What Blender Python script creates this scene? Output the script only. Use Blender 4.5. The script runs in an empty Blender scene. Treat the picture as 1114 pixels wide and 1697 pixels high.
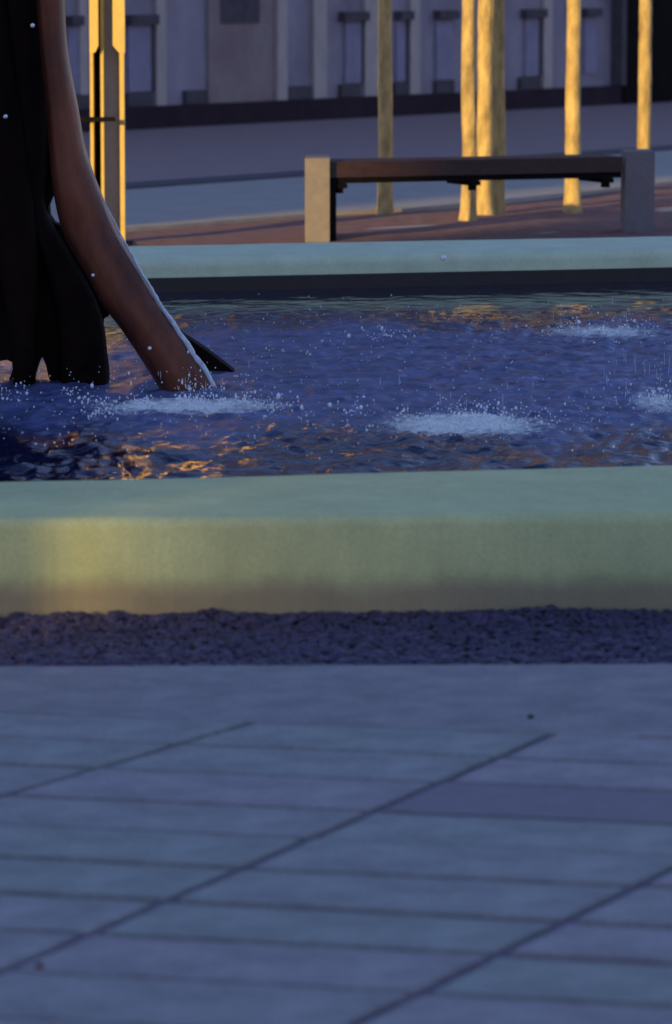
import bpy, bmesh, math, random
import numpy as np
from mathutils import Vector, Matrix, noise

random.seed(7)
rng = np.random.default_rng(11)
sc = bpy.context.scene
COL = sc.collection
R = math.radians

# ------------------------------------------------------------------ camera
F = 7000.0            # focal length in photograph pixels (1114 wide)
CAM_H = 1.6
PITCH = math.atan(898.5 / F)
cam_d = bpy.data.cameras.new('camera')
cam = bpy.data.objects.new('camera', cam_d)
COL.objects.link(cam)
cam.location = (0, 0, CAM_H)
cam.rotation_euler = (R(90) - PITCH, 0, 0)
cam_d.sensor_fit = 'HORIZONTAL'
cam_d.sensor_width = 36.0
cam_d.lens = F / 1114.0 * 36.0
cam_d.clip_start = 0.1
cam_d.clip_end = 2000
cam_d.dof.use_dof = True
cam_d.dof.focus_distance = 16.0
cam_d.dof.aperture_fstop = 8.5
sc.camera = cam

# ------------------------------------------------------------------ light
SUN_EL = R(8.0)
SUN_A = R(59.0)       # direction the sunlight travels, from +X towards +Y
world = bpy.data.worlds.new('World')
sc.world = world
world.use_nodes = True
wn = world.node_tree
for n in list(wn.nodes):
    wn.nodes.remove(n)
sky = wn.nodes.new('ShaderNodeTexSky')
sky.sky_type = 'NISHITA'
sky.sun_disc = False
sky.sun_elevation = SUN_EL
sky.sun_rotation = math.atan2(-math.cos(SUN_A), -math.sin(SUN_A))
sky.air_density = 1.0
sky.dust_density = 0.2
sky.ozone_density = 2.2
bg = wn.nodes.new('ShaderNodeBackground')
bg.inputs['Strength'].default_value = 0.10
wo = wn.nodes.new('ShaderNodeOutputWorld')
tint = wn.nodes.new('ShaderNodeMix')
tint.data_type = 'RGBA'
tint.blend_type = 'MULTIPLY'
tint.inputs[0].default_value = 1.0
tint.inputs[7].default_value = (1.02, 0.85, 1.10, 1)
wn.links.new(sky.outputs['Color'], tint.inputs[6])
wn.links.new(tint.outputs[2], bg.inputs['Color'])
wn.links.new(bg.outputs['Background'], wo.inputs['Surface'])

sun_d = bpy.data.lights.new('sun', 'SUN')
sun_d.energy = 2.0
sun_d.angle = R(0.5)
sun_d.color = (1.0, 0.66, 0.20)
sun = bpy.data.objects.new('sun', sun_d)
COL.objects.link(sun)
sdir = Vector((math.cos(SUN_A) * math.cos(SUN_EL), math.sin(SUN_A) * math.cos(SUN_EL), -math.sin(SUN_EL)))
sun.rotation_euler = sdir.to_track_quat('-Z', 'Y').to_euler()
sun.location = (-20, -30, 20)

sc.view_settings.view_transform = 'Standard'
sc.view_settings.look = 'None'
sc.view_settings.exposure = 1.5
sc.view_settings.gamma = 1.0
sc.view_settings.use_curve_mapping = False
sc.render.engine = 'CYCLES'
sc.cycles.use_denoising = True
sc.cycles.max_bounces = 8

# ------------------------------------------------------------------ helpers
def ray(px, py):
    u = (px - 557.0) / F
    v = (848.5 - py) / F
    c, s = math.cos(PITCH), math.sin(PITCH)
    return Vector((u, c + v * s, -s + v * c))

def G(px, py, z=0.0):
    """the point at height z that this pixel of the photograph looks at"""
    d = ray(px, py)
    return Vector((0, 0, CAM_H)) + d * ((z - CAM_H) / d.z)

def V(px, py, y):
    """the point on the upright plane at distance y"""
    d = ray(px, py)
    return Vector((0, 0, CAM_H)) + d * (y / d.y)

def tag(o, label=None, cat=None, group=None, kind=None):
    if label: o['label'] = label
    if cat: o['category'] = cat
    if group: o['group'] = group
    if kind: o['kind'] = kind
    return o

def empty(name, loc, label, cat, group=None):
    o = bpy.data.objects.new(name, None)
    COL.objects.link(o)
    o.location = loc
    o.empty_display_size = 0.1
    tag(o, label, cat, group)
    return o

def link(name, me, m=None, parent=None):
    o = bpy.data.objects.new(name, me)
    COL.objects.link(o)
    if m and not me.materials: me.materials.append(m)
    if parent:
        o.parent = parent
        bpy.context.view_layer.update()
        o.matrix_parent_inverse = Matrix.Translation(-Vector(world_loc(parent)))
    return o

def world_loc(o):
    p = Vector(o.location)
    while o.parent:
        o2 = o.parent
        if o.matrix_parent_inverse != Matrix.Identity(4):
            p = p + o.matrix_parent_inverse.translation
        p = p + Vector(o2.location)
        o = o2
    return p

def bm_obj(name, bm, m, parent=None, smooth=False, bevel=0.0, seg=2):
    if bevel > 0:
        es = [e for e in bm.edges if len(e.link_faces) == 2 and e.calc_face_angle(0) > 0.5]
        bmesh.ops.bevel(bm, geom=es, offset=bevel, segments=seg, affect='EDGES', profile=0.5, clamp_overlap=True)
    bmesh.ops.recalc_face_normals(bm, faces=bm.faces)
    me = bpy.data.meshes.new(name)
    bm.to_mesh(me)
    bm.free()
    if smooth:
        for p in me.polygons: p.use_smooth = True
    return link(name, me, m, parent)

def prism(bm, pts_a, pts_b):
    """closed solid between two loops of equal length"""
    pts_a, pts_b = list(pts_a), list(pts_b)
    a = [bm.verts.new(p) for p in pts_a]
    b = [bm.verts.new(p) for p in pts_b]
    n = len(a)
    bm.faces.new(a); bm.faces.new(list(reversed(b)))
    for i in range(n):
        j = (i + 1) % n
        bm.faces.new((a[i], b[i], b[j], a[j]))

def box(bm, o, ax, ay, az):
    """box from corner o along three edge vectors"""
    o, ax, ay, az = Vector(o), Vector(ax), Vector(ay), Vector(az)
    prism(bm, [o, o + ax, o + ax + ay, o + ay], [o + az, o + ax + az, o + ax + ay + az, o + ay + az])

def upright(bm, px0, px1, py0, py1, y0, y1):
    """box that covers this pixel rectangle on the plane y0, going back to y1"""
    a = V(px0, py1, y0); b = V(px1, py0, y0)
    box(bm, (a.x, y0, a.z), (b.x - a.x, 0, 0), (0, y1 - y0, 0), (0, 0, b.z - a.z))

# ------------------------------------------------------------------ materials
def mat(name, col, rough=0.7, var=0.25, scale=8.0, bump=0.3, bscale=60.0, metal=0.0, spec=0.5,
        per_object=0.0, col2=None, stretch=(1, 1, 1), bdist=0.004, grain=0.12, gscale=160, tint_b=None, island=0.0):
    m = bpy.data.materials.new(name)
    m.use_nodes = True
    nt = m.node_tree
    b = nt.nodes['Principled BSDF']
    b.inputs['Roughness'].default_value = rough
    b.inputs['Metallic'].default_value = metal
    b.inputs['Specular IOR Level'].default_value = spec
    tc = nt.nodes.new('ShaderNodeTexCoord')
    mp = nt.nodes.new('ShaderNodeMapping')
    mp.inputs['Scale'].default_value = stretch
    nt.links.new(tc.outputs['Object'], mp.inputs['Vector'])
    n1 = nt.nodes.new('ShaderNodeTexNoise')
    n1.inputs['Scale'].default_value = scale
    n1.inputs['Detail'].default_value = 8
    n1.inputs['Roughness'].default_value = 0.65
    nt.links.new(mp.outputs['Vector'], n1.inputs['Vector'])
    cr = nt.nodes.new('ShaderNodeValToRGB')
    cr.color_ramp.elements[0].position = 0.3
    cr.color_ramp.elements[1].position = 0.7
    c2 = col2 or tuple(min(1, c * (1 + var)) for c in col)
    cr.color_ramp.elements[0].color = (*[c * (1 - var) for c in col], 1)
    cr.color_ramp.elements[1].color = (*c2, 1)
    nt.links.new(n1.outputs['Fac'], cr.inputs['Fac'])
    out = cr.outputs['Color']
    if tint_b:                      # each stone somewhere between two hues
        oi0 = nt.nodes.new('ShaderNodeObjectInfo')
        mt = nt.nodes.new('ShaderNodeMix'); mt.data_type = 'RGBA'; mt.blend_type = 'MULTIPLY'
        mt.inputs[7].default_value = (*tint_b, 1)
        nt.links.new(oi0.outputs['Random'], mt.inputs[0])
        nt.links.new(out, mt.inputs[6])
        out = mt.outputs[2]
    if island > 0:
        gi = nt.nodes.new('ShaderNodeNewGeometry')
        ri = nt.nodes.new('ShaderNodeMapRange')
        ri.inputs['To Min'].default_value = 1 - island; ri.inputs['To Max'].default_value = 1 + island
        nt.links.new(gi.outputs['Random Per Island'], ri.inputs['Value'])
        hi_ = nt.nodes.new('ShaderNodeHueSaturation')
        nt.links.new(ri.outputs['Result'], hi_.inputs['Value'])
        nt.links.new(out, hi_.inputs['Color'])
        out = hi_.outputs['Color']
    if per_object > 0:
        oi = nt.nodes.new('ShaderNodeObjectInfo')
        mr = nt.nodes.new('ShaderNodeMapRange')
        mr.inputs['To Min'].default_value = 1 - per_object
        mr.inputs['To Max'].default_value = 1 + per_object
        nt.links.new(oi.outputs['Random'], mr.inputs['Value'])
        hs = nt.nodes.new('ShaderNodeHueSaturation')
        nt.links.new(mr.outputs['Result'], hs.inputs['Value'])
        nt.links.new(out, hs.inputs['Color'])
        out = hs.outputs['Color']
    if grain > 0:
        ng = nt.nodes.new('ShaderNodeTexNoise')
        ng.inputs['Scale'].default_value = gscale
        ng.inputs['Detail'].default_value = 3
        ng.inputs['Roughness'].default_value = 0.8
        nt.links.new(tc.outputs['Object'], ng.inputs['Vector'])
        mg = nt.nodes.new('ShaderNodeMapRange')
        mg.inputs['From Min'].default_value = 0.3; mg.inputs['From Max'].default_value = 0.7
        mg.inputs['To Min'].default_value = 1 - grain; mg.inputs['To Max'].default_value = 1 + grain
        nt.links.new(ng.outputs['Fac'], mg.inputs['Value'])
        hg = nt.nodes.new('ShaderNodeHueSaturation')
        nt.links.new(mg.outputs['Result'], hg.inputs['Value'])
        nt.links.new(out, hg.inputs['Color'])
        out = hg.outputs['Color']
    nt.links.new(out, b.inputs['Base Color'])
    if bump > 0:
        n2 = nt.nodes.new('ShaderNodeTexNoise')
        n2.inputs['Scale'].default_value = bscale
        n2.inputs['Detail'].default_value = 6
        nt.links.new(mp.outputs['Vector'], n2.inputs['Vector'])
        bp = nt.nodes.new('ShaderNodeBump')
        bp.inputs['Strength'].default_value = bump
        bp.inputs['Distance'].default_value = bdist
        nt.links.new(n2.outputs['Fac'], bp.inputs['Height'])
        nt.links.new(bp.outputs['Normal'], b.inputs['Normal'])
    m['out'] = 0
    return m

M = {}
M['slab'] = mat('paving stone', (0.305, 0.325, 0.295), 0.75, 0.28, 7, 0.6, 220, per_object=0.06, tint_b=(1.0, 0.86, 0.96), grain=0.28, gscale=130)
M['slab_border'] = mat('border paving stone', (0.30, 0.275, 0.27), 0.75, 0.26, 7, 0.6, 220, per_object=0.03, grain=0.28, gscale=130)
M['slab_dark'] = mat('dark paving stone', (0.225, 0.20, 0.225), 0.75, 0.12, 14, 0.5, 220)
M['joint'] = mat('joint dirt', (0.175, 0.135, 0.19), 0.9, 0.35, 18, 0.5, 120)
M['ground'] = mat('ground', (0.16, 0.15, 0.14), 0.9, 0.2, 2)
M['gravel'] = mat('wet dark gravel', (0.054, 0.041, 0.090), 0.36, 0.5, 9, 0.4, 90, spec=0.4, island=0.35, grain=0.2)
M['gravel_bed'] = mat('wet dark grit', (0.03, 0.027, 0.032), 0.6, 0.4, 30, 0.6, 200)
M['band'] = mat('black waterline', (0.012, 0.011, 0.014), 0.5, 0.5, 20, 0.2)
M['floor'] = mat('pool floor', (0.03, 0.05, 0.08), 0.6, 0.3, 4)
M['road'] = mat('asphalt', (0.30, 0.215, 0.205), 0.85, 0.12, 3, 0.4, 60)
M['kerb'] = mat('dark kerb stone', (0.075, 0.07, 0.085), 0.8, 0.2, 6, 0.3)
M['pave_far'] = mat('far pavement', (0.37, 0.355, 0.31), 0.8, 0.10, 2.5, 0.3, 60)
M['bed'] = mat('red brown earth', (0.215, 0.115, 0.098), 0.95, 0.4, 9, 0.8, 70, bdist=0.02)
M['edging'] = mat('pale edging', (0.36, 0.33, 0.27), 0.8, 0.15, 6)
M['concrete'] = mat('bench concrete', (0.18, 0.165, 0.165), 0.85, 0.14, 18, 0.4, 120)
M['wood'] = mat('dark bench wood', (0.036, 0.015, 0.012), 0.6, 0.4, 10, 0.4, 60, stretch=(0.3, 4, 4))
M['iron'] = mat('black iron', (0.006, 0.005, 0.006), 0.8, 0.3, 20, 0.1, spec=0.1)
M['bark'] = mat('pale bark', (0.45, 0.33, 0.130), 0.85, 0.5, 15, 0.8, 40, stretch=(1, 1, 0.35), bdist=0.012, per_object=0.08)
M['leaf'] = mat('leaf', (0.05, 0.075, 0.03), 0.6, 0.4, 6, 0)
M['brass'] = mat('golden painted metal', (0.56, 0.41, 0.11), 0.45, 0.12, 14, 0.15, 60)
M['brass_reflector'] = mat('polished brass plate', (0.95, 0.68, 0.24), 0.23, 0.05, 4, 0.0, metal=1.0, grain=0.03)  # for the added sun reflectors
M['grey_metal'] = mat('grey metal sheet', (0.40, 0.35, 0.31), 0.6, 0.12, 12, 0.1)
M['bronze'] = mat('black bronze', (0.010, 0.005, 0.004), 0.85, 0.6, 5, 0.5, 30, spec=0.08, bdist=0.006)
M['copper'] = mat('brown copper', (0.085, 0.021, 0.010), 0.5, 0.4, 4.5, 0.5, 40, metal=0.35, stretch=(1, 1, 0.4), col2=(0.235, 0.070, 0.028))
M['wall'] = mat('blue grey plaster', (0.26, 0.228, 0.272), 0.85, 0.28, 2.2, 0.4, 30, stretch=(1, 1, 0.6))
M['wall_brown'] = mat('brown plaster', (0.25, 0.165, 0.17), 0.85, 0.25, 1.6, 0.4, 30, col2=(0.30, 0.25, 0.24))
M['pilaster'] = mat('pale pilaster', (0.42, 0.36, 0.33), 0.85, 0.12, 7, 0.3, 40, stretch=(1, 1, 0.5))
M['panel'] = mat('grey blue shutter', (0.24, 0.22, 0.31), 0.8, 0.14, 4, 0.2, 30)
M['slot'] = mat('dark stone and slot shade', (0.065, 0.055, 0.068), 0.85, 0.3, 8, 0.2)  # also colours the painted shade of lintels and jambs
M['plinth'] = mat('dark plinth stone', (0.032, 0.019, 0.028), 0.9, 0.3, 4, 0.3, spec=0.15)
M['gate'] = mat('black gate', (0.006, 0.004, 0.005), 0.9, 0.4, 4, 0.2, spec=0.1)
M['roof'] = mat('roof', (0.08, 0.06, 0.05), 0.9, 0.2, 4)
M['dropcol'] = mat('water drops', (0.85, 0.88, 0.9), 0.15, 0.03, 4, 0)
M['trickle'] = mat('running water', (0.55, 0.62, 0.70), 0.12, 0.2, 40, 0.5, 60)
M['chip'] = mat('brown chip', (0.12, 0.06, 0.04), 0.8, 0.3, 60, 0.4)

# rim: pale greenish paint with a brown splash stain low on the outside
def rim_mat():
    m = mat('pale green painted concrete', (0.58, 0.65, 0.31), 0.75, 0.10, 5, 0.5, 90, grain=0.10, gscale=110)
    nt = m.node_tree
    b = nt.nodes['Principled BSDF']
    src = b.inputs['Base Color'].links[0].from_socket
    geo = nt.nodes.new('ShaderNodeNewGeometry')
    sep = nt.nodes.new('ShaderNodeSeparateXYZ')
    nt.links.new(geo.outputs['Position'], sep.inputs['Vector'])
    nz = nt.nodes.new('ShaderNodeTexNoise')
    nz.inputs['Scale'].default_value = 5.0
    nz.inputs['Detail'].default_value = 7
    nz.inputs['Roughness'].default_value = 0.7
    nt.links.new(geo.outputs['Position'], nz.inputs['Vector'])
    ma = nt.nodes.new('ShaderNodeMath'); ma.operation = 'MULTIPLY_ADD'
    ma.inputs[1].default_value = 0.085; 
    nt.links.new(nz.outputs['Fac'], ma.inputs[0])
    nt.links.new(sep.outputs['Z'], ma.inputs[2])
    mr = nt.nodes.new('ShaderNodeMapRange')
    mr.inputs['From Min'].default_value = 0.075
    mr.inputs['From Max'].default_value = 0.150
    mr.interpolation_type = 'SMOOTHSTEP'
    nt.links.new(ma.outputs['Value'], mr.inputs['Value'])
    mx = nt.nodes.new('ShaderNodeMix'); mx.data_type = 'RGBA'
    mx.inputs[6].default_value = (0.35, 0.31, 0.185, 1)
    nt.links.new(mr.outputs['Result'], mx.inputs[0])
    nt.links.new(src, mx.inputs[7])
    # faint large patches of grime
    n3 = nt.nodes.new('ShaderNodeTexNoise'); n3.inputs['Scale'].default_value = 2.3; n3.inputs['Detail'].default_value = 6
    nt.links.new(geo.outputs['Position'], n3.inputs['Vector'])
    m3 = nt.nodes.new('ShaderNodeMapRange'); m3.inputs['From Min'].default_value = 0.3; m3.inputs['From Max'].default_value = 0.7
    m3.inputs['To Min'].default_value = 0.9; m3.inputs['To Max'].default_value = 1.06
    nt.links.new(n3.outputs['Fac'], m3.inputs['Value'])
    mpz = nt.nodes.new('ShaderNodeMapping'); mpz.inputs['Scale'].default_value = (16, 16, 1.2)
    nt.links.new(geo.outputs['Position'], mpz.inputs['Vector'])
    n5 = nt.nodes.new('ShaderNodeTexNoise'); n5.inputs['Scale'].default_value = 1.0; n5.inputs['Detail'].default_value = 7; n5.inputs['Roughness'].default_value = 0.75
    nt.links.new(mpz.outputs['Vector'], n5.inputs['Vector'])
    m5 = nt.nodes.new('ShaderNodeMapRange'); m5.inputs['From Min'].default_value = 0.3; m5.inputs['From Max'].default_value = 0.7
    m5.inputs['To Min'].default_value = 0.93; m5.inputs['To Max'].default_value = 1.05
    nt.links.new(n5.outputs['Fac'], m5.inputs['Value'])
    mm = nt.nodes.new('ShaderNodeMath'); mm.operation = 'MULTIPLY'
    h3 = nt.nodes.new('ShaderNodeHueSaturation')
    nt.links.new(m3.outputs['Result'], mm.inputs[0]); nt.links.new(m5.outputs['Result'], mm.inputs[1])
    nt.links.new(mm.outputs['Value'], h3.inputs['Value'])
    nt.links.new(mx.outputs[2], h3.inputs['Color'])
    nt.links.new(h3.outputs['Color'], b.inputs['Base Color'])
    return m
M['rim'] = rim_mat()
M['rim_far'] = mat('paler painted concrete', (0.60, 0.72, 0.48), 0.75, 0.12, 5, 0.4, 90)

def water_mat():
    m = bpy.data.materials.new('churned water')
    m.use_nodes = True
    nt = m.node_tree
    b = nt.nodes['Principled BSDF']
    at = nt.nodes.new('ShaderNodeAttribute'); at.attribute_name = 'foam'
    geo = nt.nodes.new('ShaderNodeNewGeometry')
    nz = nt.nodes.new('ShaderNodeTexNoise'); nz.inputs['Scale'].default_value = 26; nz.inputs['Detail'].default_value = 9
    nz.inputs['Roughness'].default_value = 0.82
    nt.links.new(geo.outputs['Position'], nz.inputs['Vector'])
    ad = nt.nodes.new('ShaderNodeMath'); ad.operation = 'MULTIPLY_ADD'
    ad.inputs[1].default_value = 0.80
    nt.links.new(at.outputs['Fac'], ad.inputs[0]); nt.links.new(nz.outputs['Fac'], ad.inputs[2])
    mr = nt.nodes.new('ShaderNodeMapRange')
    mr.inputs['From Min'].default_value = 0.90; mr.inputs['From Max'].default_value = 1.17
    nt.links.new(ad.outputs['Value'], mr.inputs['Value'])
    mx = nt.nodes.new('ShaderNodeMix'); mx.data_type = 'RGBA'
    a2 = nt.nodes.new('ShaderNodeAttribute'); a2.attribute_name = 'aeration'
    n3 = nt.nodes.new('ShaderNodeTexNoise'); n3.inputs['Scale'].default_value = 9; n3.inputs['Detail'].default_value = 7
    n3.inputs['Roughness'].default_value = 0.7
    nt.links.new(geo.outputs['Position'], n3.inputs['Vector'])
    r3 = nt.nodes.new('ShaderNodeMapRange'); r3.inputs['From Min'].default_value = 0.25; r3.inputs['From Max'].default_value = 0.7
    nt.links.new(n3.outputs['Fac'], r3.inputs['Value'])
    m3 = nt.nodes.new('ShaderNodeMath'); m3.operation = 'MULTIPLY'
    nt.links.new(a2.outputs['Fac'], m3.inputs[0]); nt.links.new(r3.outputs['Result'], m3.inputs[1])
    x3 = nt.nodes.new('ShaderNodeMix'); x3.data_type = 'RGBA'
    x3.inputs[6].default_value = (0.010, 0.012, 0.040, 1)
    x3.inputs[7].default_value = (0.155, 0.195, 0.39, 1)
    nt.links.new(m3.outputs['Value'], x3.inputs[0])
    nt.links.new(x3.outputs[2], mx.inputs[6])
    mx.inputs[7].default_value = (0.92, 0.95, 0.84, 1)
    nt.links.new(mr.outputs['Result'], mx.inputs[0])
    nt.links.new(mx.outputs[2], b.inputs['Base Color'])
    rr = nt.nodes.new('ShaderNodeMapRange')
    rr.inputs['To Min'].default_value = 0.05; rr.inputs['To Max'].default_value = 0.6
    nt.links.new(mr.outputs['Result'], rr.inputs['Value'])
    rm = nt.nodes.new('ShaderNodeMath'); rm.operation = 'MULTIPLY_ADD'
    rm.inputs[1].default_value = 0.36
    nt.links.new(a2.outputs['Fac'], rm.inputs[0]); nt.links.new(rr.outputs['Result'], rm.inputs[2])
    nt.links.new(rm.outputs['Value'], b.inputs['Roughness'])
    b.inputs['IOR'].default_value = 1.33
    n2 = nt.nodes.new('ShaderNodeTexNoise'); n2.inputs['Scale'].default_value = 45; n2.inputs['Detail'].default_value = 4
    nt.links.new(geo.outputs['Position'], n2.inputs['Vector'])
    bp = nt.nodes.new('ShaderNodeBump'); bp.inputs['Strength'].default_value = 0.6; bp.inputs['Distance'].default_value = 0.012
    a4 = nt.nodes.new('ShaderNodeAttribute'); a4.attribute_name = 'chop'
    nt.links.new(a4.outputs['Fac'], bp.inputs['Strength'])
    nt.links.new(n2.outputs['Fac'], bp.inputs['Height'])
    nt.links.new(bp.outputs['Normal'], b.inputs['Normal'])
    return m
M['water'] = water_mat()

# ------------------------------------------------------------------ ground sheets
def sheet(name, pts, z, m, kind='structure'):
    bm = bmesh.new()
    bm.faces.new([bm.verts.new((p[0], p[1], z)) for p in pts])
    o = bm_obj(name, bm, m)
    for p in o.data.polygons:
        if p.normal.z < 0: o.data.flip_normals(); break
    return tag(o, kind=kind)

sheet('ground', [(-400, -400), (400, -400), (400, 400), (-400, 400)], -0.30, M['ground'])

def ext(pa, pb, xa, xb, z=0.0):
    """two pixels define a line on the ground; give its points at world x = xa and xb"""
    a, b = G(*pa, z), G(*pb, z)
    k = (b.y - a.y) / (b.x - a.x)
    return Vector((xa, a.y + k * (xa - a.x), z)), Vector((xb, a.y + k * (xb - a.x), z))

XW = 7.0
RIM_Z, WAT_Z = 0.24, 0.08
gut_a, gut_b = ext((0, 1103), (1114, 1100), -XW, XW)
rof_a, rof_b = ext((0, 1017), (1114, 1004), -XW, XW)                 # near rim, outer foot
rib_a, rib_b = ext((0, 794), (1114, 769), -XW, XW, RIM_Z)            # near rim, inner top edge
rif_a, rif_b = ext((0, 432), (1114, 413), -XW, XW, RIM_Z)            # far rim, inner top edge
rob_a, rob_b = ext((0, 411), (1114, 391), -XW, XW, RIM_Z)            # far rim, outer top edge

# paving: base sheet and separate slabs
bm = bmesh.new()
box(bm, (-30, -12, -0.28), (60, 0, 0), (0, gut_a.y + 12 - 0.004, 0), (0, 0, 0.271))
paving = tag(bm_obj('paving', bm, M['joint']), kind='structure')
uA, uB = G(0, 1366), G(1010, 1412)
u_dir = (uB - uA).normalized()
vA, vB = G(410, 1440), G(930, 1215)
v_dir = (vB - vA).normalized()
org = G(515, 1389)                    # where one diagonal joint meets one row joint
hA = G(1090, 1452)
# spacing of the diagonals measured along u, of the rows along v
def uv(p):
    d = p - org
    det = u_dir.x * v_dir.y - u_dir.y * v_dir.x
    return ((d.x * v_dir.y - d.y * v_dir.x) / det, (u_dir.x * d.y - u_dir.y * d.x) / det)
DU = uv(hA)[0]
rows_px = [1265, 1318, 1366, 1418, 1480, 1540]
rv = [uv(G(0, y))[1] for y in rows_px]
DV = (rv[0] - rv[-1]) / 5.0
row_edges = sorted([rv[0] + DV * k for k in range(1, 14)] + rv + [rv[-1] - DV * k for k in range(1, 9)])
print('slab', DU, DV)
def slab(corners, m):
    bm = bmesh.new()
    jz = [random.uniform(-0.002, 0.002) for _ in range(4)]
    jz = (jz * 3)[:len(corners)]
    prism(bm, [Vector((c.x, c.y, -0.016)) for c in corners], [Vector((c.x, c.y, z)) for c, z in zip(corners, jz)])
    c0 = sum(corners, Vector()) / len(corners)
    for v in bm.verts: v.co -= Vector((c0.x, c0.y, 0))
    o = bm_obj('paving_slab', bm, m, None, bevel=0.004, seg=1)
    o.location = (c0.x, c0.y, 0)
    o.parent = paving
    return o
def clip(poly, a, b):
    """keep the side of the polygon nearer the camera than line a-b"""
    n = Vector((-(b.y - a.y), b.x - a.x, 0)).normalized()
    out = []
    for i in range(len(poly)):
        p, q = poly[i], poly[(i + 1) % len(poly)]
        dp, dq = (p - a).dot(n), (q - a).dot(n)
        if dp <= 0: out.append(p)
        if (dp < 0) != (dq < 0): out.append(p + (q - p) * (dp / (dp - dq)))
    return out
col_u = {-1: uv(G(0, 1320))[0]}
for k in range(-5, 6):
    col_u.setdefault(k, k * DU)
JU, JV = 0.015, 0.018
V_BORDER = rv[0] + 2 * DV
row_edges = [v for v in row_edges if v <= V_BORDER + 1e-6]
def two(p, q):
    (ua, va), (ub, vb) = uv(G(*p)), uv(G(*q))
    m_ = (ub - ua) / (vb - va)
    return ua - m_ * va, m_
jl = {0: (0.0, 0.0), 1: two((598, 1692), (1114, 1440)), -1: two((0, 1320), (300, 1232))}
for k in range(2, 7): jl[k] = (jl[k - 1][0] + DU, jl[1][1])
for k in range(-2, -6, -1): jl[k] = (jl[k + 1][0] - DU, 0.0)
def UL(k, v): return jl[k][0] + jl[k][1] * v          # where diagonal joint k crosses row line v
dark_at = G(900, 1328)
for k in range(-4, 5):
    for r in range(len(row_edges) - 1):
        w = JV * random.choice((0.45, 0.7, 1.0, 1.2))
        v0, v1 = row_edges[r] + w, row_edges[r + 1] - w
        cs = [org + u_dir * a + v_dir * b for a, b in ((UL(k, v0) + JU, v0), (UL(k + 1, v0) - JU, v0), (UL(k + 1, v1) - JU, v1), (UL(k, v1) + JU, v1))]
        u0, u1 = UL(k, v0), UL(k + 1, v0)
        cx = sum(c.x for c in cs) / 4; cy = sum(c.y for c in cs) / 4
        if abs(cx) > 3.2 or cy < 4.0: continue
        cs = clip(cs, gut_a - Vector((0, 0.006, 0)), gut_b - Vector((0, 0.006, 0)))
        if len(cs) < 3: continue
        du, dv = uv(dark_at)
        dark = (u0 < du < u1 and v0 < dv < v1)
        o = slab(cs, M['slab_dark'] if dark else M['slab'])
        if dark: tag(o, 'darker grey paving slab')

bu = [-6.3, -3.1, 0.25, 3.3, 6.4]
for a, b in zip(bu[:-1], bu[1:]):
    for v0, v1 in ((V_BORDER + 0.007, V_BORDER + 0.5), (V_BORDER + 0.503, V_BORDER + 1.6)):
        cs = [org + u_dir * p + v_dir * q for p, q in ((a * DU + .0015, v0), (b * DU - .0015, v0), (b * DU - .0015, v1), (a * DU + .0015, v1))]
        cs = clip(cs, gut_a - Vector((0, 0.006, 0)), gut_b - Vector((0, 0.006, 0)))
        if len(cs) >= 3: slab(cs, M['slab_border'])

# channel of wet gravel at the foot of the rim
bm = bmesh.new()
o1, o2, o3, o4 = gut_a.copy(), gut_b.copy(), rof_b.copy(), rof_a.copy()
lo = Vector((0, 0, -0.28)); hi = Vector((0, 0, -0.026))
prism(bm, [o1 + lo, o2 + lo, o3 + lo, o4 + lo], [o1 + hi, o2 + hi, o3 + hi, o4 + hi])
tag(bm_obj('gravel_channel', bm, M['gravel_bed']), kind='structure')

ICO = {}
def ico(sub):
    if sub not in ICO:
        bm = bmesh.new()
        bmesh.ops.create_icosphere(bm, subdivisions=sub, radius=1.0)
        ICO[sub] = (np.array([v.co[:] for v in bm.verts]), np.array([[v.index for v in f.verts] for f in bm.faces]))
        bm.free()
    return ICO[sub]
def blobs(name, centres, radii, m, sub=1, jitter=0.0, smooth=True, parent=None, rot=True):
    bv, bf = ico(sub)
    n, k = len(centres), len(bv)
    cen = np.asarray(centres); rad = np.asarray(radii)
    if rad.ndim == 1: rad = np.repeat(rad[:, None], 3, 1)
    pts = np.repeat(bv[None], n, 0)
    if jitter: pts = pts * (1 + rng.normal(0, jitter, (n, k, 1)))
    pts = pts * rad[:, None, :]
    if rot:
        a = rng.uniform(0, 2 * np.pi, n)
        ca, sa = np.cos(a)[:, None], np.sin(a)[:, None]
        x, y = pts[..., 0].copy(), pts[..., 1].copy()
        pts[..., 0] = x * ca - y * sa; pts[..., 1] = x * sa + y * ca
    pts = pts + cen[:, None, :]
    fs = (bf[None] + (np.arange(n) * k)[:, None, None]).reshape(-1, 3)
    me = bpy.data.meshes.new(name)
    me.from_pydata(pts.reshape(-1, 3).tolist(), [], fs.tolist())
    me.polygons.foreach_set('use_smooth', [smooth] * len(fs))
    return link(name, me, m, parent)

cs, rs = [], []
for i in range(14000):
    t, w = random.uniform(-1.15, 1.15), random.random()
    ya = gut_a.y + (gut_b.y - gut_a.y) * (t + XW) / (2 * XW)
    yb = rof_a.y + (rof_b.y - rof_a.y) * (t + XW) / (2 * XW)
    q = random.random()
    r = 0.0045 + 0.006 * q + (0.010 * random.random() if random.random() < 0.06 else 0)
    patch = noise.noise((t * 3.2, w * 2, 4))
    y = ya + 0.02 + (yb - ya - 0.035) * w
    pile = 0.009 * max(0, (w - 0.7) / 0.3) * max(0, 0.5 + 1.1 * noise.noise((t * 5, 3, 1)))
    cs.append((t, y, -0.026 + 0.010 * w + 0.30 * r + pile + 0.006 * patch + random.uniform(0, 0.006)))
    rs.append((r * random.uniform(0.8, 1.7), r * random.uniform(0.8, 1.3), r * random.uniform(0.4, 0.7)))
tag(blobs('gravel', cs, rs, M['gravel'], 1, 0.12), kind='stuff')

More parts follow.
